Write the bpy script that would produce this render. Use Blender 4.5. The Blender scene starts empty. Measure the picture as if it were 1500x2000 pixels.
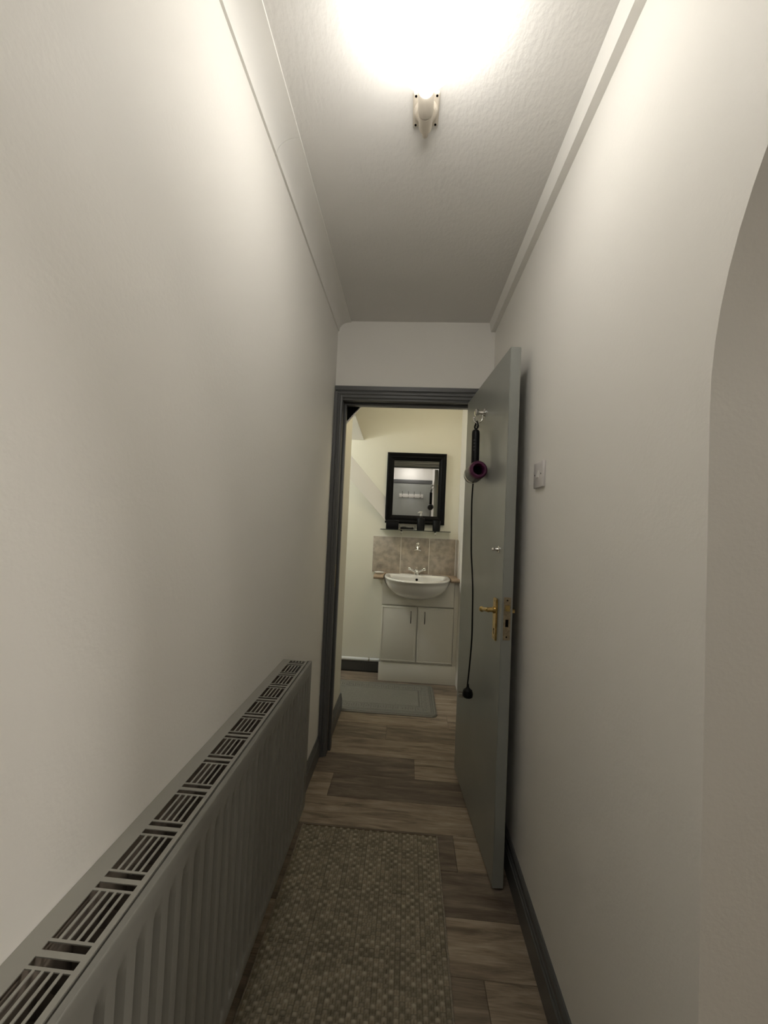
import bpy, bmesh, math, random
from mathutils import Vector, Matrix
from mathutils.geometry import tessellate_polygon
random.seed(7)
SC = bpy.context.scene
COL = SC.collection
PI = math.pi

# ------------------------------------------------------------------ camera
cam_d = bpy.data.cameras.new('camera')
cam_d.sensor_fit = 'VERTICAL'
cam_d.sensor_height = 36.0
cam_d.sensor_width = 27.0
cam_d.lens = 751.0 / 2000.0 * 36.0
cam_d.clip_start = 0.01
cam = bpy.data.objects.new('camera', cam_d)
COL.objects.link(cam)
YAW, PIT, ROL = 0.0631010, 0.0298151, 0.0442444
def cam_axes():
    F = Vector((-math.sin(YAW)*math.cos(PIT), math.cos(YAW)*math.cos(PIT), math.sin(PIT)))
    R = Vector((math.cos(YAW), math.sin(YAW), 0))
    U = R.cross(F)
    return math.cos(ROL)*R + math.sin(ROL)*U, -math.sin(ROL)*R + math.cos(ROL)*U, F
cR, cU, cF = cam_axes()
cam.matrix_world = Matrix(((cR.x, cU.x, -cF.x, 0), (cR.y, cU.y, -cF.y, 0), (cR.z, cU.z, -cF.z, 1.305), (0, 0, 0, 1)))
SC.camera = cam

# ------------------------------------------------------------------ world, exposure
w = bpy.data.worlds.new('night')
SC.world = w
w.use_nodes = True
w.node_tree.nodes['Background'].inputs['Color'].default_value = (0.02, 0.022, 0.03, 1)
w.node_tree.nodes['Background'].inputs['Strength'].default_value = 0.3
SC.view_settings.view_transform = 'Standard'
SC.view_settings.look = 'None'
SC.view_settings.gamma = 1.0
SC.view_settings.use_curve_mapping = False
SC.view_settings.exposure = 0.30
BULB_STRENGTH = 18.0
BATH_STRENGTH = 19.5
ALCOVE_STRENGTH = 135.0
HALL_STRENGTH = 25.0
HALL_FILL_STRENGTH = 72.0
REAR_STRENGTH = 8.0

# ------------------------------------------------------------------ materials
def mat(name, col, rough=0.6, metal=0.0, bump=0.0, bscale=60.0, var=0.0, vscale=8.0, spec=0.5, emit=0.0, stretch=(1, 1, 1), detail=4.0, coat=0.0):
    m = bpy.data.materials.new(name)
    m.use_nodes = True
    nt = m.node_tree
    b = nt.nodes['Principled BSDF']
    c = (col[0], col[1], col[2], 1)
    b.inputs['Base Color'].default_value = c
    b.inputs['Roughness'].default_value = rough
    b.inputs['Metallic'].default_value = metal
    b.inputs['Specular IOR Level'].default_value = spec
    b.inputs['Coat Weight'].default_value = coat
    if emit:
        b.inputs['Emission Color'].default_value = c
        b.inputs['Emission Strength'].default_value = emit
    tc = nt.nodes.new('ShaderNodeTexCoord')
    mp = nt.nodes.new('ShaderNodeMapping')
    mp.inputs['Scale'].default_value = stretch
    nt.links.new(tc.outputs['Object'], mp.inputs['Vector'])
    if bump:
        n = nt.nodes.new('ShaderNodeTexNoise')
        n.inputs['Scale'].default_value = bscale
        n.inputs['Detail'].default_value = detail
        nt.links.new(mp.outputs['Vector'], n.inputs['Vector'])
        bp = nt.nodes.new('ShaderNodeBump')
        bp.inputs['Strength'].default_value = bump
        bp.inputs['Distance'].default_value = 0.002
        nt.links.new(n.outputs['Fac'], bp.inputs['Height'])
        nt.links.new(bp.outputs['Normal'], b.inputs['Normal'])
    if var:
        n = nt.nodes.new('ShaderNodeTexNoise')
        n.inputs['Scale'].default_value = vscale
        n.inputs['Detail'].default_value = 5
        nt.links.new(mp.outputs['Vector'], n.inputs['Vector'])
        r = nt.nodes.new('ShaderNodeValToRGB')
        r.color_ramp.elements[0].position = 0.3
        r.color_ramp.elements[1].position = 0.7
        r.color_ramp.elements[0].color = tuple(max(0, x*(1-var)) for x in col) + (1,)
        r.color_ramp.elements[1].color = tuple(min(1, x*(1+var)) for x in col) + (1,)
        nt.links.new(n.outputs['Fac'], r.inputs['Fac'])
        nt.links.new(r.outputs['Color'], b.inputs['Base Color'])
    return m

def wood_mat(name, c1, c2, c3, seed):
    m = bpy.data.materials.new(name)
    m.use_nodes = True
    nt = m.node_tree
    b = nt.nodes['Principled BSDF']
    b.inputs['Roughness'].default_value = 0.55
    b.inputs['Specular IOR Level'].default_value = 0.35
    tc = nt.nodes.new('ShaderNodeTexCoord')
    mp = nt.nodes.new('ShaderNodeMapping')
    mp.inputs['Scale'].default_value = (1.6, 14, 1)
    mp.inputs['Location'].default_value = (seed*3.7, seed*1.3, 0)
    nt.links.new(tc.outputs['Object'], mp.inputs['Vector'])
    n = nt.nodes.new('ShaderNodeTexNoise')
    n.inputs['Scale'].default_value = 2.2
    n.inputs['Detail'].default_value = 9
    n.inputs['Roughness'].default_value = 0.62
    n.inputs['Distortion'].default_value = 0.6
    nt.links.new(mp.outputs['Vector'], n.inputs['Vector'])
    r = nt.nodes.new('ShaderNodeValToRGB')
    e = r.color_ramp.elements
    e[0].position = 0.3; e[0].color = c1 + (1,)
    e[1].position = 0.68; e[1].color = c3 + (1,)
    k = e.new(0.5); k.color = c2 + (1,)
    nt.links.new(n.outputs['Fac'], r.inputs['Fac'])
    mp2 = nt.nodes.new('ShaderNodeMapping')
    mp2.inputs['Scale'].default_value = (5, 90, 1)
    nt.links.new(tc.outputs['Object'], mp2.inputs['Vector'])
    n2 = nt.nodes.new('ShaderNodeTexNoise')
    n2.inputs['Scale'].default_value = 3
    n2.inputs['Detail'].default_value = 4
    nt.links.new(mp2.outputs['Vector'], n2.inputs['Vector'])
    mr = nt.nodes.new('ShaderNodeMapRange')
    mr.inputs['From Min'].default_value = 0.3
    mr.inputs['From Max'].default_value = 0.7
    mr.inputs['To Min'].default_value = 0.8
    mr.inputs['To Max'].default_value = 1.15
    nt.links.new(n2.outputs['Fac'], mr.inputs['Value'])
    mx = nt.nodes.new('ShaderNodeMix')
    mx.data_type = 'RGBA'
    mx.blend_type = 'MULTIPLY'
    mx.inputs['Factor'].default_value = 1
    nt.links.new(r.outputs['Color'], mx.inputs['A'])
    nt.links.new(mr.outputs['Result'], mx.inputs['B'])
    nt.links.new(mx.outputs['Result'], b.inputs['Base Color'])
    bp = nt.nodes.new('ShaderNodeBump')
    bp.inputs['Strength'].default_value = 0.15
    bp.inputs['Distance'].default_value = 0.001
    nt.links.new(n2.outputs['Fac'], bp.inputs['Height'])
    nt.links.new(bp.outputs['Normal'], b.inputs['Normal'])
    return m

def attr_mat(name, rough=0.9):
    m = bpy.data.materials.new(name)
    m.use_nodes = True
    nt = m.node_tree
    b = nt.nodes['Principled BSDF']
    b.inputs['Roughness'].default_value = rough
    b.inputs['Specular IOR Level'].default_value = 0.15
    a = nt.nodes.new('ShaderNodeAttribute')
    a.attribute_name = 'fibre'
    nt.links.new(a.outputs['Color'], b.inputs['Base Color'])
    return m

WALL = mat('cream_wall_paint', (0.86, 0.835, 0.785), 0.55, bump=0.2, bscale=120, spec=0.35)
HALLWALL = mat('darkened_hall_paint', (0.25, 0.235, 0.205), 0.6, bump=0.1, bscale=110, spec=0.3)  # unseen room, darkened to cut light bounced onto the arch reveal
BATHWALL = mat('bathroom_wall_paint', (0.82, 0.795, 0.68), 0.6, bump=0.1, bscale=90, spec=0.3)
CEIL = mat('white_ceiling_paint', (0.74, 0.72, 0.685), 0.5, bump=0.7, bscale=85, spec=0.4, stretch=(1, 0.6, 1))
WHITETRIM = mat('white_trim_paint', (0.82, 0.80, 0.755), 0.45, bump=0.1, bscale=60)
GREY = mat('grey_gloss_paint', (0.280, 0.288, 0.264), 0.30, bump=0.06, bscale=35, var=0.05, vscale=6)
GREYFRAME = mat('grey_frame_paint', (0.105, 0.106, 0.105), 0.4, bump=0.08, bscale=50)
GREYSKIRT = mat('grey_skirting_paint', (0.10, 0.102, 0.10), 0.35, bump=0.05, bscale=40)
RAD = mat('grey_radiator_paint', (0.22, 0.214, 0.192), 0.42, bump=0.1, bscale=90)
RADIN = mat('dusty_radiator_inside', (0.20, 0.165, 0.13), 0.8, bump=0.2, bscale=60, var=0.3, vscale=30)
RADTOP = mat('radiator_paint_lit_top', (0.30, 0.29, 0.255), 0.5, bump=0.1, bscale=90)  # same paint as the panels, light falling on the top put into the colour
BLACK = mat('black_paint', (0.004, 0.004, 0.003), 0.7, spec=0.1)
BLACKFRAME = mat('black_mirror_frame', (0.003, 0.003, 0.003), 0.5, bump=0.05, spec=0.12)
BLACKPLASTIC = mat('black_plastic', (0.004, 0.004, 0.0045), 0.4, spec=0.2)
DARKGREY = mat('dark_grey_plastic', (0.018, 0.017, 0.018), 0.3)
PURPLE = mat('dark_magenta_metal', (0.085, 0.016, 0.052), 0.35, metal=0.3)
SILVER = mat('brushed_nickel', (0.42, 0.41, 0.40), 0.25, metal=1.0)
CHROME = mat('chrome', (0.75, 0.74, 0.71), 0.12, metal=1.0)
SMOKE = mat('dark_chrome', (0.22, 0.21, 0.20), 0.25, metal=1.0)
BRASS = mat('worn_brass', (0.62, 0.45, 0.18), 0.28, metal=1.0, var=0.25, vscale=60)
BRASSDULL = mat('dull_lock_plate', (0.33, 0.27, 0.18), 0.5, metal=0.7, var=0.25, vscale=80)
CERAMIC = mat('white_ceramic', (0.80, 0.785, 0.735), 0.12, coat=0.5)
CABINET = mat('cream_cabinet', (0.80, 0.775, 0.685), 0.42, bump=0.05)
WORKTOP = mat('wood_effect_worktop', (0.42, 0.31, 0.21), 0.4, var=0.2, vscale=10, stretch=(1, 6, 1))
TILE = mat('mottled_stone_tile', (0.44, 0.385, 0.315), 0.35, var=0.28, vscale=22, bump=0.05, bscale=30)
GROUT = mat('pale_grout', (0.78, 0.74, 0.66), 0.8, bump=0.1)
WHITEPLASTIC = mat('white_plastic', (0.72, 0.70, 0.66), 0.35)
CREAMPLASTIC = mat('cream_plastic', (0.62, 0.56, 0.47), 0.4)
SWITCHPL = mat('switch_plastic', (0.62, 0.59, 0.58), 0.4)
MIRROR = mat('mirror_silver', (0.9, 0.9, 0.9), 0.005, metal=1.0)
PIPEW = mat('white_pipe_paint', (0.78, 0.79, 0.78), 0.3)
HOLE = mat('dark_hole', (0.004, 0.003, 0.003), 0.9, spec=0.05)
SUB = mat('dark_underlay', (0.05, 0.04, 0.03), 0.9)
def glass(name, col, rough):
    m = bpy.data.materials.new(name)
    m.use_nodes = True
    b = m.node_tree.nodes['Principled BSDF']
    b.inputs['Base Color'].default_value = col + (1,)
    b.inputs['Transmission Weight'].default_value = 1.0
    b.inputs['Roughness'].default_value = rough
    b.inputs['IOR'].default_value = 1.47
    return m
GLASS = glass('shelf_glass', (0.75, 0.85, 0.80), 0.02)
ACRYLIC = glass('clear_acrylic', (0.92, 0.94, 0.93), 0.15)
BULB = mat('lit_bulb', (1.0, 0.975, 0.925), 0.4, emit=BULB_STRENGTH)
BATHBULB = mat('lit_bathroom_globe', (1.0, 0.87, 0.60), 0.4, emit=BATH_STRENGTH)
ALCBULB = mat('lit_alcove_globe', (0.93, 0.97, 1.0), 0.4, emit=ALCOVE_STRENGTH)
HALLBULB = mat('lit_hall_globe', (1.0, 0.94, 0.84), 0.4, emit=HALL_STRENGTH)
REARBULB = mat('lit_rear_globe', (1.0, 0.975, 0.925), 0.4, emit=REAR_STRENGTH)
HALLFILLBULB = mat('lit_hall_fill_globe', (1.0, 0.95, 0.88), 0.4, emit=HALL_FILL_STRENGTH)
WL = [wood_mat('light_oak_plank_%s' % 'abc'[i], (0.128, 0.094, 0.067), (0.299, 0.237, 0.171), (0.412, 0.339, 0.254), i*2.3+1) for i in range(3)]
WD = [wood_mat('dark_oak_plank_%s' % 'abc'[i], (0.090, 0.069, 0.051), (0.158, 0.122, 0.092), (0.247, 0.199, 0.151), i*1.9+7) for i in range(3)]
WM = [wood_mat('mid_oak_plank_%s' % 'abc'[i], (0.108, 0.081, 0.057), (0.217, 0.171, 0.124), (0.322, 0.263, 0.193), i*2.9+4) for i in range(3)]
JUTE = attr_mat('jute_fibre')
PLUSH = attr_mat('plush_pile')

# ------------------------------------------------------------------ mesh builder
class MB:
    def __init__(self):
        self.bm = bmesh.new()
    def box(self, x0, x1, y0, y1, z0, z1, bev=0.0, seg=2):
        v = [self.bm.verts.new(p) for p in ((x0, y0, z0), (x1, y0, z0), (x1, y1, z0), (x0, y1, z0), (x0, y0, z1), (x1, y0, z1), (x1, y1, z1), (x0, y1, z1))]
        fs = [self.bm.faces.new([v[i] for i in f]) for f in ((0, 3, 2, 1), (4, 5, 6, 7), (0, 1, 5, 4), (1, 2, 6, 5), (2, 3, 7, 6), (3, 0, 4, 7))]
        if bev:
            es = list({e for f in fs for e in f.edges})
            bmesh.ops.bevel(self.bm, geom=es, offset=bev, segments=seg, profile=0.5, affect='EDGES')
        return self
    def hexa(self, pts):
        v = [self.bm.verts.new(p) for p in pts]
        for f in ((0, 3, 2, 1), (4, 5, 6, 7), (0, 1, 5, 4), (1, 2, 6, 5), (2, 3, 7, 6), (3, 0, 4, 7)):
            self.bm.faces.new([v[i] for i in f])
        return self
    def prism(self, poly, axis, a, b):
        # poly is a 2D outline, extruded along axis from a to b
        def P(u, v, t):
            return {'x': (t, u, v), 'y': (u, t, v), 'z': (u, v, t)}[axis]
        A = [self.bm.verts.new(P(u, v, a)) for u, v in poly]
        Bv = [self.bm.verts.new(P(u, v, b)) for u, v in poly]
        n = len(poly)
        for tri in tessellate_polygon([[Vector((u, v, 0)) for u, v in poly]]):
            if len(set(tri)) < 3: continue
            self.bm.faces.new([A[i] for i in tri])
            self.bm.faces.new([Bv[i] for i in tri[::-1]])
        for i in range(n):
            self.bm.faces.new((A[i], Bv[i], Bv[(i+1) % n], A[(i+1) % n]))
        return self
    def ring_basis(self, d):
        d = Vector(d).normalized()
        t = Vector((0, 0, 1)) if abs(d.z) < 0.9 else Vector((1, 0, 0))
        u = d.cross(t).normalized()
        return u, d.cross(u).normalized()
    def lathe(self, base, axis, prof, n=24, cap=True):
        # prof: (distance along axis, radius)
        base = Vector(base); ax = Vector(axis).normalized()
        u, v = self.ring_basis(ax)
        rings = []
        for h, r in prof:
            rings.append([self.bm.verts.new(base + ax*h + (u*math.cos(2*PI*i/n) + v*math.sin(2*PI*i/n))*max(r, 1e-5)) for i in range(n)])
        for a, b in zip(rings, rings[1:]):
            for i in range(n):
                self.bm.faces.new((a[i], a[(i+1) % n], b[(i+1) % n], b[i]))
        if cap:
            self.bm.faces.new(rings[0][::-1]); self.bm.faces.new(rings[-1])
        return self
    def cyl(self, p0, p1, r0, r1=None, n=20):
        r1 = r0 if r1 is None else r1
        d = Vector(p1) - Vector(p0)
        return self.lathe(p0, d, [(0, r0), (d.length, r1)], n)
    def sphere(self, c, r, n=24, m=14, sc=(1, 1, 1)):
        prof = [(-r*math.cos(PI*i/m)*sc[2], r*math.sin(PI*i/m)) for i in range(m+1)]
        k0 = len(self.bm.verts)
        self.lathe(c, (0, 0, 1), prof, n)
        return self
    def tube(self, pts, r, n=8):
        pts = [Vector(p) for p in pts]
        rings = []
        t0 = (pts[1]-pts[0]).normalized()
        u, v = self.ring_basis(t0)
        for i, p in enumerate(pts):
            a = pts[max(i-1, 0)]; b = pts[min(i+1, len(pts)-1)]
            t = (b-a).normalized()
            u = (u - t*u.dot(t)).normalized(); v = t.cross(u)
            rr = r[i] if isinstance(r, (list, tuple)) else r
            rings.append([self.bm.verts.new(p + (u*math.cos(2*PI*k/n) + v*math.sin(2*PI*k/n))*rr) for k in range(n)])
        for a, b in zip(rings, rings[1:]):
            for k in range(n):
                self.bm.faces.new((a[k], a[(k+1) % n], b[(k+1) % n], b[k]))
        self.bm.faces.new(rings[0][::-1]); self.bm.faces.new(rings[-1])
        return self
    def loft(self, rings, cap0=True, cap1=True):
        R = [[self.bm.verts.new(p) for p in r] for r in rings]
        n = len(R[0])
        for a, b in zip(R, R[1:]):
            for i in range(n):
                self.bm.faces.new((a[i], a[(i+1) % n], b[(i+1) % n], b[i]))
        if cap0: self.bm.faces.new(R[0][::-1])
        if cap1: self.bm.faces.new(R[-1])
        return self
    def grid(self, nx, ny, fn):
        V = [[self.bm.verts.new(fn(i, j)) for j in range(ny)] for i in range(nx)]
        for i in range(nx-1):
            for j in range(ny-1):
                self.bm.faces.new((V[i][j], V[i+1][j], V[i+1][j+1], V[i][j+1]))
        return V
    def build(self, name, m, parent=None, angle=35, recalc=True):
        if recalc:
            bmesh.ops.recalc_face_normals(self.bm, faces=self.bm.faces)
        me = bpy.data.meshes.new(name)
        self.bm.to_mesh(me); self.bm.free()
        me.materials.append(m)
        for p in me.polygons: p.use_smooth = True
        me.set_sharp_from_angle(angle=math.radians(angle))
        o = bpy.data.objects.new(name, me)
        COL.objects.link(o)
        if parent is not None:
            r = parent
            while r.parent: r = r.parent
            me.transform(Matrix.Translation(-r.location))
            o.parent = parent
        return o

def tag(o, label, cat, group=None, kind=None):
    o['label'] = label; o['category'] = cat
    if group: o['group'] = group
    if kind: o['kind'] = kind
    return o
def thing(name, loc, label, cat, group=None, kind=None):
    o = bpy.data.objects.new(name, None)
    o.empty_display_size = 0.05
    COL.objects.link(o)
    o.location = loc
    return tag(o, label, cat, group, kind)
def struct(o, label, cat):
    return tag(o, label, cat, kind='structure')
def catmull(pts, k=6):
    P = [Vector(p) for p in pts]
    P = [P[0]*2-P[1]] + P + [P[-1]*2-P[-2]]
    out = []
    for i in range(1, len(P)-2):
        for j in range(k):
            t = j/k
            a, b, c, d = P[i-1], P[i], P[i+1], P[i+2]
            out.append(0.5*((2*b) + (c-a)*t + (2*a-5*b+4*c-d)*t*t + (3*b-a-3*c+d)*t**3))
    out.append(P[-2])
    return out

# ------------------------------------------------------------------ dimensions
XL, XR = -0.447, 0.445          # corridor walls
YE, YD, YD2, YB = -0.72, 2.16, 2.26, 3.43   # end wall, door wall, its back, bathroom back wall
ZC = 2.458                      # ceiling

# ------------------------------------------------------------------ floor with planks
fl = MB().box(-1.62, 3.1, -1.45, 3.6, -0.06, -0.006).build('floor', SUB)
struct(fl, 'grey brown oak effect plank floor running through corridor and bathroom', 'floor')
ROW = 0.171
rows = {}
y = 1.170
edges = [y + ROW*k for k in range(-13, 15)]
spec = {    # row index -> list of (x0, x1, material)
    0: [(-0.60, 0.275, WM[0]), (0.275, 1.5, WL[1])],
}
def row_of(k):
    if k == 6: return [(-1.12, 0.09, WD[0]), (0.09, 1.31, WL[0])]
    if k == 5: return [(-1.55, -0.329, WL[1]), (-0.329, 0.891, WD[1])]
    if k == 4: return [(-0.72, 0.50, WL[2]), (-1.6, -0.72, WD[0]), (0.5, 1.7, WM[1])]
    if k == 3: return [(-0.976, 0.244, WD[2]), (0.244, 1.464, WL[0])]
    if k == 2: return [(-0.5, 0.72, WD[0]), (0.72, 1.9, WL[0])]
    if k == 1: return [(-0.65, 0.57, WL[1]), (0.57, 1.8, WM[0])]
    if k == 0: return [(-0.945, 0.275, WM[0]), (0.275, 1.495, WL[2])]
    if k == 7: return [(-0.75, 0.47, WL[2]), (-1.6, -0.75, WD[1])]
    if k == 8: return [(-1.3, -0.08, WM[1]), (-0.08, 1.14, WM[2])]
    if k == 9: return [(-0.9, 0.32, WL[0]), (-1.6, -0.9, WD[2]), (0.32, 0.6, WL[1])]
    return None
pset = MB()
plist = []
for k in range(-15, 14):
    y0, y1 = 1.170 + ROW*(k-1), 1.170 + ROW*k
    r = row_of(k)
    if r is None:
        off = random.uniform(-1.1, 0.0)
        r = []
        x = -1.6 + off
        while x < 2.95:
            r.append((x, x+1.22, random.choice(WL+WD+WM))); x += 1.22
    for x0, x1, m in r:
        xa, xb = max(x0, -1.6), min(x1, 3.0 if y1 < 2.1 else 0.6)
        if k <= 0 and False: pass
        ya, yb = max(y0, -1.40), min(y1, 3.55)
        if xb - xa < 0.05 or yb - ya < 0.03: continue
        # skip planks nobody could ever see (left of the corridor wall)
        if y1 < 2.2 and xb < -0.47: continue
        if y1 < 2.2: xa = max(xa, -0.50)
        g = 0.0006
        o = MB().box(xa+g, xb-g, ya+g, yb-g, -0.006, 0.0, bev=0.0008, seg=1).build('plank', m, fl)

# ------------------------------------------------------------------ walls and ceiling
def sstep(a, b, x):
    t = min(1, max(0, (x-a)/(b-a)))
    return t*t*(3-2*t)
b = MB().box(XL-0.12, XL, YE-0.1, YD2, -0.05, ZC)
struct(b.build('wall_left', WALL), 'plain cream painted left corridor wall behind the radiator', 'wall')

arc = []
AR, AC, AS = 0.62, -0.019, 1.50     # arch radius, centre y, springing height
for i in range(41):
    t = PI*i/40
    arc.append((AC - AR*math.cos(t), AS + AR*math.sin(t)))
lower = [(-1.45, -0.05), (AC-AR, -0.05)] + arc + [(AC+AR, -0.05), (3.62, -0.05)]
b = MB()
cols = {}
def wv(x, yy, zz):
    k = (round(x, 5), round(yy, 5), round(zz, 5))
    if k not in cols: cols[k] = b.bm.verts.new(k)
    return cols[k]
for x in (XR, XR+0.19):
    for (p, q) in zip(lower, lower[1:]):
        if abs(p[0]-q[0]) < 1e-6: continue
        b.bm.faces.new((wv(x, *p), wv(x, *q), wv(x, q[0], ZC), wv(x, p[0], ZC)))

for (p, q) in zip(lower, lower[1:]):
    b.bm.faces.new((wv(XR, *p), wv(XR+0.19, *p), wv(XR+0.19, *q), wv(XR, *q)))
struct(b.build('wall_right', WALL, angle=50), 'cream right wall with a round headed arch opening near the camera', 'wall')

b = MB()
OL, OR_, OT = -0.416, 0.372, 2.02     # opening in the door wall
b.box(XL-0.01, OL, YD, YD2, -0.02, ZC).box(OR_, XR, YD, YD2, -0.02, ZC).box(OL, OR_, YD, YD2, OT, ZC)
struct(b.build('wall_door', WALL), 'cream wall above and around the grey bathroom doorway', 'wall')

struct(MB().box(XL-0.1, XR+0.1, YE-0.1, YE, -0.05, ZC).build('wall_end', WALL), 'cream wall around the far grey door seen only in the mirror', 'wall')
struct(MB().box(-1.65, 3.1, -1.45, 3.65, ZC, ZC+0.08).build('ceiling', CEIL), 'off white painted ceiling with brushed paint texture', 'ceiling')
struct(MB().box(-1.65, XR, YB, YB+0.12, -0.05, ZC).build('wall_back', BATHWALL), 'cream back wall of the bathroom behind the framed mirror', 'wall')
struct(MB().box(-1.6, -0.42, YD2, 2.68, -0.05, ZC).build('wall_return', BATHWALL), 'narrow cream wall just beyond the left door jamb', 'wall')
struct(MB().box(-1.68, -1.55, 2.6, 3.6, -0.05, ZC).build('wall_bathroom_left', BATHWALL), 'cream left wall of the bathroom hidden behind the return', 'wall')
# room beyond the arch
struct(MB().box(3.0, 3.1, -1.40, 2.2, -0.05, ZC).build('wall_side', HALLWALL), 'darkened wall of the room beyond the arch', 'wall')
struct(MB().box(XR+0.19, 3.1, 2.1, 2.2, -0.05, ZC).build('wall_side_far', HALLWALL), 'darkened cross wall of the room beyond the arch, far end', 'wall')
struct(MB().box(XR+0.19, 3.1, -1.50, -1.40, -0.05, ZC).build('wall_side_near', HALLWALL), 'darkened cross wall of the room beyond the arch, near end', 'wall')

# sloping plaster boxing low on the bathroom back wall, left of the mirror
def slope(x, a, bb): return a[1] + (bb[1]-a[1])*(x-a[0])/(bb[0]-a[0])
b = MB()
U0, U1 = (-0.575, 1.949), (-0.223, 1.554)
L0, L1 = (-0.551, 1.712), (-0.186, 1.3168)
rings = []
for x, p in ((-1.55, 0.11), (-0.9, 0.11), (-0.551, 0.11), (-0.19, 0.028)):
    zu = slope(x, U0, U1); zl = slope(x, L0, L1)
    zu = min(zu, 2.44); zl = min(zl, 2.40)
    rings.append([(x, YB+0.02, zu), (x, YB-0.0005, zu), (x, YB-p, zl), (x, YB+0.02, zl-0.006)])
b.loft(rings)
struct(b.build('trim_1', WHITETRIM, angle=20), 'sloping plaster boxing running down to the mirror on the bathroom wall', 'boxing')
# a piece of sloping soffit high at the far left
b = MB().loft([[(-1.55, YB+0.02, 2.050), (-1.55, YB+0.02, ZC), (-1.55, 2.95, ZC), (-1.55, YB-0.004, 2.050)],
               [(-0.426, YB+0.02, 2.050), (-0.58, YB+0.02, ZC), (-0.58, 2.95, ZC), (-0.426, YB-0.004, 2.050)]])
struct(b.build('trim_2', WHITETRIM, angle=20), 'small sloping soffit high in the left corner of the bathroom wall', 'boxing')

# cove cornice, left
cz, cx = 2.400, -0.372
# concave: use quarter ellipse centred at the room side
prof = [(XL-0.004, cz), (XL+0.007, cz), (XL+0.007, cz+0.005)]
for i in range(1, 10):
    t = PI/2*i/10
    prof.append((XL+0.007 + (cx-0.004-XL-0.007)*(1-math.cos(t)), cz+0.005 + (ZC-0.006-cz-0.005)*math.sin(t)))
prof += [(cx-0.004, ZC-0.006), (cx, ZC-0.006), (cx, ZC+0.002), (XL-0.004, ZC+0.002)]
cn = struct(MB().prism(prof, 'y', YE, 1.100).build('trim_3', WHITETRIM, angle=25), 'white cove cornice along the top of the left wall', 'cornice')
MB().prism([(u, v) for u, v in prof], 'y', 1.1012, YD).build('cornice_length', WHITETRIM, cn, angle=25)
# square boxing, right
b = MB().hexa([(0.421, YE, 2.404), (XR, YE, 2.404), (XR, YD, 2.404), (0.421, YD, 2.404), (0.409, YE, ZC+0.001), (XR, YE, ZC+0.001), (XR, YD, ZC+0.001), (0.411, YD, ZC+0.001)])
struct(b.build('trim_4', WHITETRIM), 'white square batten along the top of the right wall', 'batten')

# skirting boards
def skirt_profile(h, t, s):
    return [(0, 0), (s*t, 0), (s*t, h*0.66), (s*t*0.80, h*0.70), (s*t*0.80, h*0.76), (s*t*0.62, h*0.80), (s*t*0.58, h*0.93), (s*t*0.3, h), (0, h)]
p = [(XR+u, v) for u, v in skirt_profile(0.121, 0.019, -1)]
b = MB().prism(p, 'y', AC+AR, YD)
struct(b.build('baseboard_right', GREYSKIRT, angle=20), 'dark grey skirting board along the right wall behind the open door', 'skirting')
p = [(XL+u, v) for u, v in skirt_profile(0.115, 0.014, 1)]
struct(MB().prism(p, 'y', YE, YD-0.02).build('baseboard_left', GREYSKIRT, angle=20), 'dark grey skirting board under the radiator on the left wall', 'skirting')
p = [(-0.42+u, v) for u, v in skirt_profile(0.115, 0.016, 1)]
b = MB().prism(p, 'y', YD2+0.005, 2.696)
struct(b.build('baseboard_return', GREYSKIRT, angle=20), 'short grey skirting beyond the left door jamb', 'skirting')
p = [(YB+u, v) for u, v in skirt_profile(0.105, 0.016, -1)]
struct(MB().prism(p, 'x', -1.55, -0.197).build('baseboard_back', GREYSKIRT, angle=20), 'dark skirting below the white pipe left of the vanity', 'skirting')

# ------------------------------------------------------------------ door frame
def arch_prof(w, t):
    # across the width: outer edge ... inner edge, (across, proud)
    return [(0, 0), (0, t), (w*0.34, t*0.95), (w*0.38, t*0.70), (w*0.44, t*0.62), (w*0.50, t*0.78), (w*0.66, t*0.80), (w*0.74, t*0.52), (w*0.92, t*0.45), (w, t*0.25), (w, 0)]
zt, wt = 2.076, 0.066
pt = [(YD - q, zt - a) for a, q in arch_prof(wt, 0.021)]
struct(MB().prism(pt, 'x', -0.4445, 0.43).build('trim_5', GREYFRAME, angle=15), 'grey moulded architrave across the top of the doorway', 'architrave')
wl = 0.045
pl = [(-0.4445 + a, YD - q) for a, q in arch_prof(wl, 0.021)]
struct(MB().prism(pl, 'z', 0, zt-wt*0.5).build('trim_6', GREYFRAME, angle=15), 'grey moulded architrave up the left side of the doorway', 'architrave')
pl = [(0.43 - a, YD - q) for a, q in arch_prof(0.07, 0.021)]
struct(MB().prism(pl, 'z', 0, zt-wt*0.5).build('trim_7', GREYFRAME, angle=15), 'grey architrave on the hinge side behind the open door', 'architrave')
b = MB().prism([(YD2 + q, zt - a) for a, q in arch_prof(wt, 0.021)], 'x', -0.418, 0.43)
struct(b.build('trim_10', GREYFRAME, angle=15), 'grey architrave over the doorway on the bathroom side, seen in the mirror', 'architrave')
fr = thing('trim_8', (0, YD+0.05, 0), 'grey door frame lining with its stop beads', 'door frame', kind='structure')
MB().box(OL, -0.400, YD-0.002, YD2+0.006, 0, 2.0, bev=0.0015).build('left_jamb', GREYFRAME, fr)
MB().box(0.356, OR_, YD-0.002, YD2+0.006, 0, 2.0, bev=0.0015).build('right_jamb', GREYFRAME, fr)
MB().box(OL, OR_, YD-0.002, YD2+0.006, 2.0, OT, bev=0.0015).build('frame_head', GREYFRAME, fr)
MB().box(-0.400, -0.386, YD+0.046, YD+0.082, 0, 1.987, bev=0.002).build('stop_bead', GREYFRAME, fr)
MB().box(0.342, 0.356, YD+0.046, YD+0.082, 0, 1.987, bev=0.002).build('stop_bead', GREYFRAME, fr)
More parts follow.
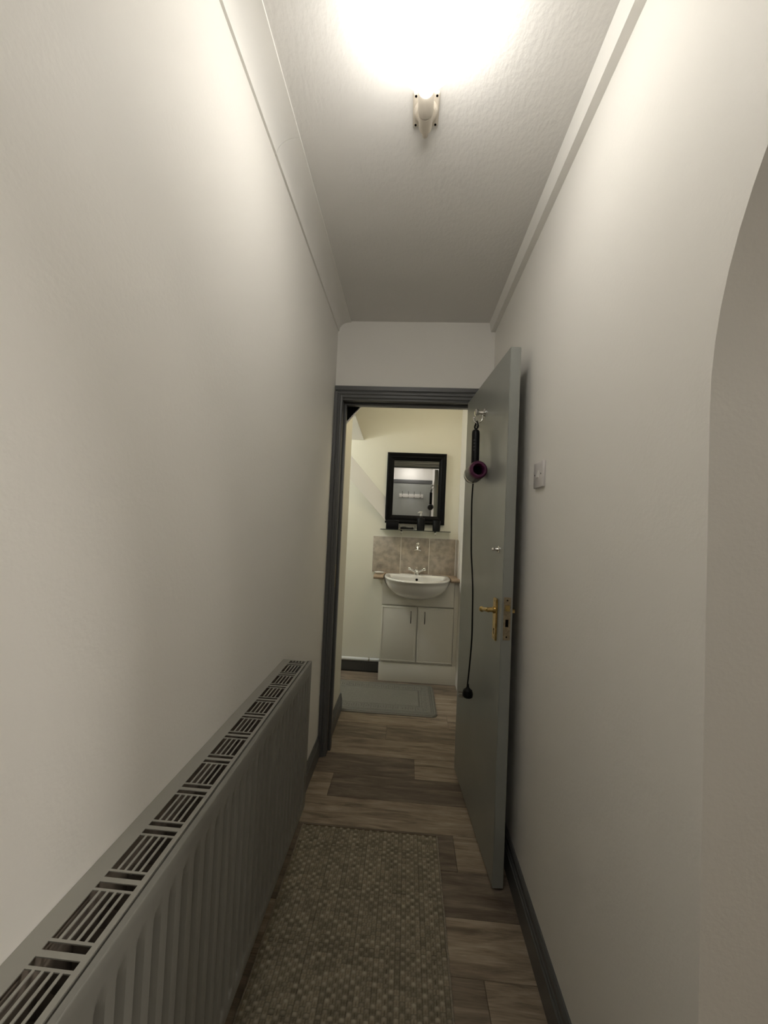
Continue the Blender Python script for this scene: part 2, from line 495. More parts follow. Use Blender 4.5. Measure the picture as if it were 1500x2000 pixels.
MB().box(-0.400, 0.356, YD+0.046, YD+0.082, 1.986, 2.0, bev=0.002).build('stop_bead', GREYFRAME, fr)
MB().box(-0.4005, -0.3985, YD+0.012, YD+0.032, 0.93, 1.06).build('strike_plate', BRASSDULL, fr)
# dark bracket in the top left corner of the doorway, on the bathroom side
br = MB().prism([(-0.412, 2.03), (-0.292, 2.03), (-0.405, 1.897), (-0.412, 1.897)], 'y', YD2+0.022, YD2+0.044).build('trim_9', BLACK)
struct(br, 'black triangular corner board at the top left of the bathroom doorway', 'corner board')
MB().hexa([(-0.405, YD2+0.022, 1.8965), (-0.402, YD2+0.022, 1.892), (-0.402, YD2+0.044, 1.892), (-0.405, YD2+0.044, 1.8965),
           (-0.292, YD2+0.022, 2.0305), (-0.2885, YD2+0.022, 2.0275), (-0.2885, YD2+0.044, 2.0275), (-0.292, YD2+0.044, 2.0305)]).build('edge_strip', WHITETRIM, br)

# ------------------------------------------------------------------ the open door
D0 = Vector((0.3585, 1.45, 0)); D1 = Vector((0.3035, 2.131, 0))
dE = (D1-D0).normalized(); dN = Vector((-dE.y, dE.x, 0))       # dN points away from the wall, into the corridor
if dN.x > 0: dN = -dN
DW = (D1-D0).length
def DP(s, off, z):      # s along the door from its free edge, off in front of the visible face
    q = D0 + dE*s + dN*off
    return Vector((q.x, q.y, z))
door = thing('door_1', (0.34, 1.8, 0), 'open grey flush door folded back against the right wall', 'door', kind='structure')
b = MB()
b.hexa([DP(0, 0, 0.008), DP(DW, 0, 0.008), DP(DW, -0.042, 0.008), DP(0, -0.040, 0.008), DP(0, 0, 1.990), DP(DW, 0, 1.990), DP(DW, -0.042, 1.990), DP(0, -0.040, 1.990)])
bmesh.ops.bevel(b.bm, geom=list(b.bm.edges), offset=0.002, segments=2, affect='EDGES')
leaf = b.build('door_leaf', GREY, door)
# lever handle, corridor face (visible)
s0 = 0.066
b = MB()
def door_plate(bb, s, w, z0, z1, o0, o1, bev):
    bb.hexa([DP(s-w/2, o0, z0), DP(s+w/2, o0, z0), DP(s+w/2, o1, z0), DP(s-w/2, o1, z0), DP(s-w/2, o0, z1), DP(s+w/2, o0, z1), DP(s+w/2, o1, z1), DP(s-w/2, o1, z1)])
    if bev: bmesh.ops.bevel(bb.bm, geom=list(bb.bm.edges), offset=bev, segments=2, affect='EDGES')
door_plate(b, s0, 0.040, 0.877, 1.037, -0.001, 0.007, 0.003)
hp = b.build('handle_plate', BRASS, door)
b = MB()
b.lathe(DP(s0, 0.006, 0.992), dN, [(0, 0.013), (0.006, 0.013), (0.010, 0.009), (0.030, 0.0085)], 16)
lv = [DP(s0, 0.030, 0.990), DP(s0+0.010, 0.033, 0.989), DP(s0+0.045, 0.033, 0.983), DP(s0+0.066, 0.033, 0.979), DP(s0+0.072, 0.033, 0.978), DP(s0+0.080, 0.033, 0.976), DP(s0+0.086, 0.033, 0.975)]
b.tube(lv, [0.0085, 0.0085, 0.0075, 0.0070, 0.0105, 0.0115, 0.006], 14)
b.build('lever', BRASS, hp)
b = MB().lathe(DP(s0, 0.0066, 0.918), dN, [(0, 0.0045), (0.0008, 0.0045)], 12)
door_plate(b, s0, 0.004, 0.900, 0.916, 0.0066, 0.0074, 0)
b.build('keyhole', HOLE, hp)
for z in (0.887, 1.027):
    MB().lathe(DP(s0, 0.0066, z), dN, [(0, 0.003), (0.001, 0.0022)], 10).build('screw', BRASSDULL, hp)
# other face
b = MB()
door_plate(b, s0, 0.040, 0.877, 1.037, -0.047, -0.039, 0.003)
hp2 = b.build('handle_plate', BRASS, door)
b = MB().lathe(DP(s0, -0.046, 0.990), -dN, [(0, 0.012), (0.004, 0.012), (0.006, 0.008), (0.024, 0.008)], 16)
b.tube([DP(s0, -0.036-0.024, 0.990), DP(s0+0.01, -0.060, 0.990), DP(s0+0.085, -0.058, 0.990), DP(s0+0.10, -0.056, 0.990), DP(s0+0.106, -0.056, 0.990)], [0.009, 0.009, 0.007, 0.0105, 0.006], 14)
b.build('lever', BRASS, hp2)
# mortice lock plate in the door edge
b = MB().hexa([DP(-0.0015, -0.0065, 0.897), DP(0.001, -0.0065, 0.897), DP(0.001, -0.0325, 0.897), DP(-0.0015, -0.0325, 0.897), DP(-0.0015, -0.0065, 1.053), DP(0.001, -0.0065, 1.053), DP(0.001, -0.0325, 1.053), DP(-0.0015, -0.0325, 1.053)])
lp = b.build('lock_plate', BRASSDULL, door)
MB().hexa([DP(-0.003, -0.012, 1.003), DP(0, -0.012, 1.003), DP(0, -0.027, 1.003), DP(-0.008, -0.027, 1.003), DP(-0.003, -0.012, 1.024), DP(0, -0.012, 1.024), DP(0, -0.027, 1.024), DP(-0.008, -0.027, 1.024)]).build('latch', BRASS, lp)
MB().hexa([DP(-0.0020, -0.014, 0.945), DP(0, -0.014, 0.945), DP(0, -0.025, 0.945), DP(-0.0020, -0.025, 0.945), DP(-0.0020, -0.014, 0.972), DP(0, -0.014, 0.972), DP(0, -0.025, 0.972), DP(-0.0020, -0.025, 0.972)]).build('bolt_hole', HOLE, lp)
for z in (0.908, 1.042):
    MB().lathe(DP(-0.0012, -0.0195, z), -dE, [(0, 0.0035), (0.001, 0.0030)], 10).build('screw', HOLE, lp)
# little chrome turn bolt
b = MB().lathe(DP(0.058, 0.0, 1.225), dN, [(0, 0.013), (0.003, 0.013), (0.004, 0.008), (0.008, 0.006), (0.016, 0.0045), (0.018, 0.0065), (0.023, 0.007), (0.027, 0.004)], 16)
b.build('thumb_turn', CHROME, door)
# coat hook
hs, hz = 0.325, 1.832
hk = MB().lathe(DP(hs, 0, hz), dN, [(0, 0.020), (0.004, 0.020), (0.007, 0.015), (0.010, 0.010), (0.026, 0.008), (0.030, 0.013), (0.036, 0.017), (0.043, 0.017), (0.048, 0.010)], 20).build('coat_hook', CHROME, door)
pts = [DP(hs, 0.010, hz-0.006), DP(hs, 0.012, hz-0.030), DP(hs, 0.020, hz-0.043), DP(hs, 0.034, hz-0.047), DP(hs, 0.046, hz-0.040), DP(hs, 0.050, hz-0.028)]
b = MB().tube(catmull(pts, 5), 0.0035, 10)
b.sphere(DP(hs, 0.050, hz-0.026), 0.0055, 14, 8)
b.build('hook_prong', CHROME, hk)
for z in (0.25, 1.02, 1.75):
    b = MB().cyl(DP(DW+0.006, -0.043, z-0.05), DP(DW+0.006, -0.043, z+0.05), 0.006, n=12)
    b.build('hinge', BRASSDULL, door)

# ------------------------------------------------------------------ hair dryer hung on the door hook
hd = thing('hair_dryer', DP(0.29, 0.05, 1.55), 'black and magenta hair dryer hanging by its loop from the door hook', 'hair dryer')
ho = 0.046
hbot, htop = DP(0.292, ho, 1.575), DP(0.300, ho, 1.745)
b = MB().lathe(hbot, htop-hbot, [(0, 0.0175), (0.150, 0.0175), (0.163, 0.0165), (0.169, 0.012), (0.171, 0.004)], 24)
handle = b.build('handle', BLACKPLASTIC, hd)
for i, q in enumerate((0.075, 0.090, 0.105, 0.120)):
    c = hbot + (htop-hbot).normalized()*q
    d = (dN*0.55 - dE*0.83).normalized()
    MB().lathe(c + d*0.0165, d, [(0, 0.0042), (0.0018, 0.0038), (0.0022, 0.002)], 12).build('button', DARKGREY, handle)
a0, a1 = DP(0.225, ho, 1.556), DP(0.345, ho+0.004, 1.540)
ax = (a1-a0); L = ax.length
b = MB().lathe(a0, ax, [(0.034, 0.0), (0.034, 0.030), (0.014, 0.0385), (0.050, 0.0395), (L-0.03, 0.0385), (L-0.010, 0.036), (L, 0.030), (L+0.001, 0.0)], 36, cap=False)
b.build('motor_head', DARKGREY, hd)
b = MB().lathe(a0, ax, [(0.030, 0.0215), (0.002, 0.0225), (-0.003, 0.0260), (-0.003, 0.0330), (0.002, 0.0385), (0.016, 0.0400)], 36, cap=False)
b.build('outlet_ring', PURPLE, hd)
MB().lathe(a0, ax, [(0.028, 0.0218), (0.030, 0.0216)], 24).build('air_bore', HOLE, hd)
MB().lathe(a0, ax, [(L*0.60, 0.0402), (L*0.74, 0.0402)], 36, cap=False).build('filter_band', SILVER, hd)
# strap loop from handle top up to the hook
tip = DP(hs-0.002, 0.036, hz-0.048)
b = MB()
for k, (ds, do) in enumerate(((0.011, 0.004), (-0.010, -0.004), (0.003, 0.008))):
    pts = [htop, (htop*0.55+tip*0.45) + dE*ds + dN*do, tip + dE*ds*0.2 + Vector((0, 0, 0.006)), tip - dE*ds*0.2 + Vector((0, 0, 0.004)), (htop*0.5+tip*0.5) - dE*ds*0.9 - dN*do, htop - dE*0.004]
    b.tube(catmull(pts, 5), 0.0032, 8)
b.build('hanging_loop', BLACKPLASTIC, hd)
b = MB()
pts = [tip + dE*0.007 + dN*0.008 + Vector((0, 0, -0.010)), tip + dN*0.008 + Vector((0, 0, 0.002)), tip - dE*0.008 + Vector((0, 0, -0.009)), tip - dE*0.006 - dN*0.004 + Vector((0, 0, -0.020)), tip + dE*0.007 + dN*0.008 + Vector((0, 0, -0.010))]
b.tube(catmull(pts, 6), 0.0022, 8)
b.build('split_ring', CHROME, hd)
cp = [DP(0.315, ho, 1.503), DP(0.325, ho, 1.44), DP(0.322, ho, 1.372), DP(0.312, ho, 1.28), DP(0.300, ho, 1.19), DP(0.268, ho, 1.10), DP(0.248, ho, 1.02), DP(0.240, ho, 0.92), DP(0.236, ho, 0.83), DP(0.252, ho, 0.73), DP(0.274, ho, 0.64), DP(0.282, ho, 0.612)]
MB().tube(catmull(cp, 5), 0.0034, 8).build('cord', BLACKPLASTIC, hd)
pc = DP(0.288, ho-0.004, 0.575)
b = MB().lathe(pc + Vector((0, 0, 0.042)), (0, 0, -1), [(0, 0.0045), (0.014, 0.006), (0.020, 0.011), (0.026, 0.019), (0.040, 0.0235), (0.054, 0.022), (0.058, 0.016)], 18)
plug = b.build('plug', BLACKPLASTIC, hd)
for dz, ds in ((0.004, 0.0), (-0.011, 0.008), (-0.011, -0.008)):
    q = pc + Vector((0, 0, dz)) + dN*0.010 + dE*ds
    b = MB()
    d1 = dN*0.030 + dE*0.004
    u = dE*0.0028; v = Vector((0, 0, 0.0022))
    b.hexa([q-u-v, q+u-v, q+u-v+d1, q-u-v+d1, q-u+v, q+u+v, q+u+v+d1, q-u+v+d1])
    b.build('plug_pin', SILVER, plug)

# ------------------------------------------------------------------ light switch
sw = thing('light_switch', (XR, 1.335, 1.495), 'square white single light switch on the right wall beside the door', 'light switch')
fp = MB().box(XR-0.0105, XR, 1.290, 1.380, 1.450, 1.538, bev=0.003).build('faceplate', SWITCHPL, sw)
MB().hexa([(XR-0.0150, 1.328, 1.484), (XR-0.0150, 1.342, 1.484), (XR-0.009, 1.342, 1.484), (XR-0.009, 1.328, 1.484),
           (XR-0.0110, 1.328, 1.510), (XR-0.0110, 1.342, 1.510), (XR-0.009, 1.342, 1.510), (XR-0.009, 1.328, 1.510)]).build('rocker', WHITEPLASTIC, sw)
for yy in (1.305, 1.365):
    MB().lathe((XR-0.0105, yy, 1.495), (-1, 0, 0), [(-0.001, 0.0035), (0.001, 0.0030)], 10).build('screw', SILVER, fp)

# ------------------------------------------------------------------ ceiling lamp
lamp = thing('ceiling_lamp', (0.003, 1.02, ZC), 'bare glowing globe bulb in an angled white holder on the ceiling', 'lamp')
pb = MB().box(-0.034, 0.038, 0.984, 1.074, ZC-0.012, ZC, bev=0.006, seg=3)
bp_ = pb.build('base_plate', CREAMPLASTIC, lamp)
MB().lathe((0.002, 1.029, ZC-0.011), (0, 0, -1), [(0, 0.033), (0.008, 0.031), (0.012, 0.026)], 28).build('rose_cover', CREAMPLASTIC, lamp)
for dx in (-0.026, 0.030):
    for dy in (0.992, 1.066):
        MB().lathe((dx, dy, ZC-0.0115), (0, 0, -1), [(0, 0.0035), (0.0012, 0.003)], 10).build('screw', HOLE, bp_)
h0 = Vector((0.002, 1.060, ZC-0.030)); bc = Vector((-0.0015, 0.786, 2.330))
hdir = bc-h0; HL = hdir.length; BR = 0.075
MB().lathe(h0, hdir, [(-0.030, 0.006), (-0.028, 0.0085), (0.006, 0.0095), (0.008, 0.014)], 20).build('holder_tail', CREAMPLASTIC, lamp)
hbn = MB().lathe(h0, hdir, [(0.004, 0.012), (0.010, 0.0185), (0.070, 0.0195), (0.071, 0.0168), (0.077, 0.0168), (0.078, 0.0205), (0.150, 0.0205), (0.154, 0.019)], 28).build('bulb_holder', CREAMPLASTIC, lamp)
MB().lathe(h0, hdir, [(0.0708, 0.0172), (0.0772, 0.0172)], 28, cap=False).build('seam_ring', HOLE, hbn)
nk = 0.152-HL
pr = [(nk, 0.0165), (nk+0.012, 0.0185), (-BR-0.012, 0.024)] + [(-BR*math.cos(PI*i/22), BR*math.sin(PI*i/22)) for i in range(3, 23)]
MB().lathe(bc, hdir, pr, 36).build('bulb', BULB, lamp)

# ------------------------------------------------------------------ radiator
RF, RB0, RB1, RT = -0.338, 0.235, 0.735, 0.777
RY0, RY1 = -0.16, 1.445
RBK = -0.430
rad = thing('radiator', (-0.385, 0.64, 0.235), 'long dark grey double panel radiator with slotted top under the left wall', 'radiator')
pitch = 0.0352
def flute(yy, zz):
    if yy < RY0+0.02 or yy > RY1-0.02: return 0
    t = ((yy-0.802)/pitch) % 1.0
    d = abs(t-0.0) if t < 0.5 else abs(1-t)
    g = 1 - sstep(0.06, 0.27, d)        # valley
    fade = sstep(0.274, 0.287, zz)*(1-sstep(0.708, 0.738, zz))
    return -0.0115*g*fade
ys = []
n_y = int((RY1-RY0)/(pitch/12))
zs = [0.235, 0.2385, 0.2450, 0.262, 0.273, 0.278, 0.283, 0.288, 0.30, 0.36, 0.45, 0.55, 0.64, 0.70, 0.712, 0.722, 0.735, 0.744, 0.758, 0.7745, 0.7762, 0.777]
def fpos(i, j):
    yy = RY0 + (RY1-RY0)*i/n_y; zz = zs[j]
    edge = 0
    if zz < 0.243: edge = 0.006*(0.243-zz)/0.008
    if zz > 0.775: edge = 0.0007 if zz < 0.7765 else 0.0016
    return (RF - edge + flute(yy, zz), yy, zz)
b = MB()
V = b.grid(n_y+1, len(zs), fpos)
# return the lip backwards and close a shallow back
for (j, dz) in ((len(zs)-1, 0), (0, 0)):
    prev = [V[i][j] for i in range(n_y+1)]
    nv = [b.bm.verts.new((RF-0.010, v.co.y, v.co.z-(0.0 if j else 0))) for v in prev]
    for i in range(n_y): b.bm.faces.new((prev[i], prev[i+1], nv[i+1], nv[i]))
    nv2 = [b.bm.verts.new((RF-0.014, v.co.y, v.co.z-(0.02 if j else -0.02))) for v in nv]
    for i in range(n_y): b.bm.faces.new((nv[i], nv[i+1], nv2[i+1], nv2[i]))
fpnl = b.build('front_panel', RAD, rad, angle=40, recalc=True)
MB().box(RF-0.020, RF-0.0125, RY0+0.003, RY1-0.003, 0.25, 0.762).build('inner_skin', RADIN, rad)
MB().box(RBK-0.001, RBK+0.008, RY0, RY1, 0.235, 0.772, bev=0.002).build('back_panel', RADIN, rad)
for yy in (RY0, RY1-0.0025):
    b = MB().box(RBK-0.003, RF-0.004, yy, yy+0.0025, 0.245, 0.7755, bev=0.001)
    b.build('side_panel', RAD, rad)
# convector fins: a folded sheet between the panels
b = MB()
nf = 128
def fin(i, j):
    yy = RY0+0.02 + (RY1-RY0-0.04)*i/(nf-1)
    q = (i % 4)
    return (RBK+0.012 if q in (0, 1) else RF-0.030, yy, (0.27, 0.735)[j])
b.grid(nf, 2, fin)
b.build('convector_fins', RADIN, rad, angle=10, recalc=False)
# top grille: pressed steel with slots
GX0, GX1 = -0.4464, RF-0.0145
sx0, sx1 = -0.4170, RF-0.0225
zt0, zt1 = RT-0.0016, RT
g = MB()
g.box(GX0, sx0, RY0+0.002, RY1-0.002, zt0, zt1)
g.box(sx1, GX1, RY0+0.002, RY1-0.002, zt0, zt1)
g.box(GX1-0.0012, GX1, RY0+0.002, RY1-0.002, zt0-0.014, zt0)
CP = 0.0955
bars = [0.448 + CP*k for k in range(-7, 11)]
for c in bars:
    if c > RY1+0.03 or c < RY0: continue
    for (o0, o1) in ((-0.0036, 0.0036), (-0.0165, -0.0130), (0.0130, 0.0165)):
        ya, yb = c+o0, min(c+o1, RY1-0.002)
        if yb > ya: g.box(sx0, sx1, ya, yb, zt0, zt1)
    ya, yb = c+0.0165, min(c+CP-0.0165, RY1-0.012)
    if yb - ya > 0.01:
        nsl = 5
        wsl = (sx1-sx0)/nsl
        for q in range(1, nsl):
            xx = sx0 + wsl*q
            g.box(xx-0.0017, xx+0.0017, ya, yb, zt0, zt1)
g.box(sx0, sx1, RY1-0.012, RY1-0.002, zt0, zt1)
g.build('top_grille', RADTOP, rad)
for yy in (0.1, 1.15):
    MB().box(XL+0.0005, RBK, yy-0.012, yy+0.012, 0.33, 0.68, bev=0.002).build('wall_bracket', RAD, rad)

# ------------------------------------------------------------------ rugs
def field_object(name, m, x0, x1, y0, y1, step, fn, z_edge=0.0, parent=None):
    nx = int(round((x1-x0)/step))+1; ny = int(round((y1-y0)/step))+1
    verts, cols, faces = [], [], []
    for i in range(nx):
        for j in range(ny):
            X = x0+(x1-x0)*i/(nx-1); Yv = y0+(y1-y0)*j/(ny-1)
            px, py, pz, c = fn(X, Yv)
            if i in (0, nx-1) or j in (0, ny-1): pz = z_edge
            verts.append((px, py, pz)); cols.append(c)
    for i in range(nx-1):
        for j in range(ny-1):
            a = i*ny+j
            faces.append((a, a+ny, a+ny+1, a+1))
    me = bpy.data.meshes.new(name)
    me.from_pydata(verts, [], faces)
    at = me.color_attributes.new('fibre', 'FLOAT_COLOR', 'POINT')
    flat = []
    for c in cols: flat += [c[0], c[1], c[2], 1]
    at.data.foreach_set('color', flat)
    me.materials.append(m)
    me.polygons.foreach_set('use_smooth', [True]*len(me.polygons))
    o = bpy.data.objects.new(name, me)
    COL.objects.link(o)
    if parent is not None:
        me.transform(Matrix.Translation(-parent.location))
        o.parent = parent
    return o
rug = thing('runner_rug', (-0.105, 0.8, 0), 'long brown basket weave jute runner on the corridor floor', 'rug')
CX, CY = 0.0157, 0.0122
RX0, RX1, RYA, RYB = -0.392, 0.176, -0.25, 1.664
tone = {}
def weave(X, Yv):
    u = (X-RX0)/CX; v = (Yv-RYA)/CY
    i, j = int(math.floor(u)), int(math.floor(v))
    fu, fv = u-i, v-j
    k = tone.setdefault((i, j), random.uniform(0.70, 1.22))
    if (i+j) % 2 == 0:
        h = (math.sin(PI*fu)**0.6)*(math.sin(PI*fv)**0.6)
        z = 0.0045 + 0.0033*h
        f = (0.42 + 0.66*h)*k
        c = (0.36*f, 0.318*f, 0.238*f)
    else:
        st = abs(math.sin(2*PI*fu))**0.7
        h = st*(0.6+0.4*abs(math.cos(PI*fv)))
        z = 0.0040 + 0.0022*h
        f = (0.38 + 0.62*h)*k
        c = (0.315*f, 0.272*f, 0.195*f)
    return X, Yv, z, c
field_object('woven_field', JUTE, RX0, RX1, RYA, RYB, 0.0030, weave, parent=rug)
EDGE = mat('jute_edge_binding', (0.27, 0.235, 0.18), 0.9, bump=0.6, bscale=160, var=0.25, vscale=120)
for xx in (RX0, RX1):
    pts = [(xx + random.uniform(-0.0012, 0.0012), RYA + (RYB-RYA)*i/80, 0.0042 + random.uniform(-0.0004, 0.0004)) for i in range(81)]
    MB().tube(pts, 0.0036, 6).build('bound_edge', EDGE, rug)
MB().tube([(RX0 + (RX1-RX0)*i/40, RYB + random.uniform(-0.001, 0.001), 0.0036) for i in range(41)], 0.0033, 6).build('hem', mat('jute_hem', (0.11, 0.085, 0.055), 0.9, bump=0.5, bscale=150), rug)

# bath mat
MX0, MX1, MY0, MY1 = -0.62, 0.255, 2.672, 3.168
bm_ = thing('bath_mat', (-0.18, 2.92, 0), 'grey green plush bath mat with embossed key border before the vanity', 'bath mat')
def line(d, w): return math.exp(-(d/w)**2)
def plush(X, Yv):
    # rounded corners
    r = 0.035
    px, py = X, Yv
    for (cx_, sx_) in ((MX0, 1), (MX1, -1)):
        for (cy_, sy_) in ((MY0, 1), (MY1, -1)):
            dx = (X-cx_)*sx_; dy = (Yv-cy_)*sy_
            if dx < r and dy < r:
                ax, ay = r-dx, r-dy
                mxx = max(ax, ay); ll = math.hypot(ax, ay)
                if ll > 1e-6:
                    f = mxx/ll
                    px = cx_+sx_*(r-ax*f); py = cy_+sy_*(r-ay*f)
    dL, dR, dB, dT = X-MX0, MX1-X, Yv-MY0, MY1-Yv
    e = min(dL, dR, dB, dT)
    base = 0.014*min(1, (e/0.010))**0.5 if e > 0 else 0
    g = 0
    g = max(g, line(e-0.022, 0.0035), line(e-0.036, 0.003))
    ee = e
    if 0.036 < ee < 0.118:
        along = Yv if e in (dL, dR) else X
        q = (along/0.052) % 1
        d = (ee-0.048)/0.056
        key = 0
        for (a0_, a1_, b0_, b1_) in ((0.05, 0.13, 0.0, 1.0), (0.05, 0.8, 0.90, 1.0), (0.72, 0.80, 0.3, 1.0), (0.36, 0.80, 0.28, 0.38), (0.36, 0.44, 0.28, 0.65)):
            if a0_ < q < a1_ and b0_ < d < b1_: key = 1
        g = max(g, key*0.8)
    g = max(g, line(e-0.118, 0.0035))
    z = 0.002 + base - 0.0048*g + random.uniform(-0.0005, 0.0005)
    f = (1-0.36*g)*random.uniform(0.90, 1.10)
    return px, py, z, (0.200*f, 0.193*f, 0.162*f)
field_object('plush_pile', PLUSH, MX0, MX1, MY0, MY1, 0.0042, plush, parent=bm_)
b = MB()
for (xa, ya, xb, yb) in ((MX0+0.04, MY0+0.001, MX1-0.035, MY0+0.001), (MX1-0.001, MY0+0.035, MX1-0.001, MY1-0.035)):
    b.tube([(xa+(xb-xa)*i/20, ya+(yb-ya)*i/20, 0.0045) for i in range(21)], 0.0035, 6)
b.build('stitched_edge', mat('mat_edge_binding', (0.24, 0.225, 0.19), 0.9, bump=0.4, bscale=150), bm_)

# ------------------------------------------------------------------ vanity unit
VX0, VX1, VF = -0.192, 0.408, 3.231
van = thing('vanity_unit', (0.108, 3.33, 0), 'cream two door vanity cabinet under the basin', 'cabinet')
MB().box(VX0+0.004, VX1-0.002, VF+0.018, YB-0.001, 0.143, 0.655).box(VX0+0.004, VX0+0.019, VF+0.018, YB-0.001, 0.655, 0.842).box(VX1-0.017, VX1-0.002, VF+0.018, YB-0.001, 0.655, 0.842).build('carcass', CABINET, van)
bxc, bzc, ba, bb_ = 0.096, 0.872, 0.276, 0.191
out = [(VX0, 0.634), (VX1, 0.634), (VX1, 0.842)]
for i in range(25):
    t = math.asin((bzc-0.842)/bb_)
    ang = -t - (PI-2*t)*i/24
    out.append((bxc + ba*math.cos(ang), bzc + bb_*math.sin(ang)))
out.append((VX0, 0.842))
MB().prism(out, 'y', VF, VF+0.016).build('fascia_panel', CABINET, van)
for (xa, xb, hx, za, zb) in ((VX0+0.003, 0.1065, 0.058, 0.166, 0.622), (0.1155, VX1, 0.172, 0.166, 0.622)):
    b = MB().box(xa, xb, VF-0.002, VF+0.016, za, zb, bev=0.004, seg=2)
    d = b.build('door', CABINET, van)
    # raised beading around the door
    b = MB()
    for (x0, x1, z0, z1) in ((xa+0.009, xb-0.009, zb-0.013, zb-0.009), (xa+0.009, xb-0.009, za+0.009, za+0.013), (xa+0.009, xa+0.013, za+0.009, zb-0.009), (xb-0.013, xb-0.009, za+0.009, zb-0.009)):
        b.box(x0, x1, VF-0.0042, VF-0.001, z0, z1, bev=0.001, seg=1)
    b.build('beading', CABINET, d)
    pts = [(hx, VF-0.002, 0.585), (hx, VF-0.014, 0.580), (hx, VF-0.022, 0.560), (hx, VF-0.024, 0.535), (hx, VF-0.022, 0.510), (hx, VF-0.014, 0.492), (hx, VF-0.002, 0.487)]
    MB().tube(catmull(pts, 4), 0.0038, 10).build('handle', SMOKE, d)
MB().box(VX0-0.003, 0.4545 - 0.010, VF+0.004, VF+0.020, 0.0, 0.150, bev=0.001).build('plinth', CABINET, van)
MB().box(VX1+0.003, 0.4445, VF+0.010, VF+0.026, 0.150, 0.842, bev=0.001).build('filler_panel', CABINET, van)
MB().box(VX0-0.003, VX0+0.003, VF+0.020, YB-0.018, 0.0, 0.143).build('plinth_return', DARKGREY, van)

# worktop
wo = [(-0.266, YB), (-0.266, 3.202), (-0.183, 3.202), (-0.183, 3.30), (-0.176, 3.372), (-0.165, 3.396), (0.357, 3.396), (0.369, 3.372), (0.375, 3.30), (0.375, 3.202), (0.4445, 3.202), (0.4445, YB)]
b = MB().prism(wo, 'z', 0.843, 0.872)
wtp = b.build('worktop', WORKTOP)
tag(wtp, 'wood effect worktop strip with rounded edge around the basin', 'worktop')
for xa, xb in ((-0.266, -0.184), (0.376, 0.4445)):
    MB().cyl((xa, 3.2025, 0.8575), (xb, 3.2025, 0.8575), 0.0145, n=16).build('rounded_edge', WORKTOP, wtp)

# basin
bas = thing('wash_basin', (0.096, 3.3, 0.69), 'white ceramic semi recessed wash basin set into the vanity', 'basin')
BXC = 0.096
def plan(hw, yf, yb_, n=56):
    # front half ellipse, squarish back
    pts = []
    yc = 3.235
    for i in range(n):
        t = 2*PI*i/n
        c, s = math.cos(t), math.sin(t)
        if s <= 0:
            pts.append((BXC + hw*c, yc + (yc-yf)*s))
        else:
            e = 0.28
            pts.append((BXC + hw*math.copysign(abs(c)**(e*1.6), c)*1.0, yc + (yb_-yc)*(abs(s)**e)))
    return pts
rim_z = 0.876
rings = []
def R3(hw, yf, yb_, z): return [(x, yy, z) for x, yy in plan(hw, yf, yb_)]
for t in (1.0, 0.985, 0.94, 0.86, 0.74, 0.58, 0.40, 0.20, 0.08):
    k = math.sqrt(max(0, 1-t*t))
    rings.append(R3(0.03+0.237*k, 3.235-0.01-0.275*k**1.15, 3.27+0.10*k, rim_z-0.014-0.172*t))
rings.append(R3(0.270, 2.925, 3.385, rim_z-0.018))
rings.append(R3(0.273, 2.918, 3.390, rim_z-0.010))
rings.append(R3(0.270, 2.922, 3.391, rim_z-0.002))
rings.append(R3(0.264, 2.930, 3.390, rim_z))
rings.append(R3(0.238, 2.958, 3.318, rim_z-0.001))
rings.append(R3(0.230, 2.968, 3.310, rim_z-0.006))
for t in (0.15, 0.35, 0.55, 0.75, 0.9, 1.0):
    k = math.sqrt(1-t*t)
    rings.append(R3(0.05+0.172*k, 3.235-0.04-0.22*k, 3.262+0.045*k**0.5, rim_z-0.006-0.125*t))
b = MB().loft(rings)
b.build('bowl', CERAMIC, bas, angle=60)
MB().lathe((0.096, 3.3065, 0.838), (0, -1, 0), [(-0.004, 0.011), (0.0015, 0.011), (0.002, 0.008)], 16).build('overflow_hole', HOLE, bas)
MB().lathe((0.096, 3.225, rim_z-0.131), (0, 0, 1), [(-0.002, 0.021), (0.002, 0.021), (0.003, 0.014)], 18).build('waste', CHROME, bas)
# mixer tap on the basin deck
tap = thing('basin_tap', (0.096, 3.352, rim_z), 'chrome mixer tap with two ball handles on the basin', 'tap')
tp = Vector((0.096, 3.352, rim_z))
b = MB().lathe(tp, (0, 0, 1), [(-0.001, 0.026), (0.006, 0.025), (0.012, 0.019), (0.030, 0.017), (0.044, 0.016), (0.052, 0.011), (0.060, 0.006)], 20)
sp = [tp + Vector((0, 0, 0.030)), tp + Vector((0, -0.020, 0.046)), tp + Vector((0, -0.055, 0.052)), tp + Vector((0, -0.090, 0.046)), tp + Vector((0, -0.104, 0.032))]
b.tube(catmull(sp, 5), 0.0105, 12)
b.build('spout', CHROME, tap)
for s in (-1, 1):
    b = MB().tube([tp + Vector((s*0.008, 0, 0.022)), tp + Vector((s*0.034, 0, 0.034)), tp + Vector((s*0.052, 0, 0.043))], [0.012, 0.010, 0.012], 12)
    c = tp + Vector((s*0.064, -0.004, 0.050))
    b.sphere(c, 0.0165, 18, 10)
    b.build('ball_handle', CHROME, tap)
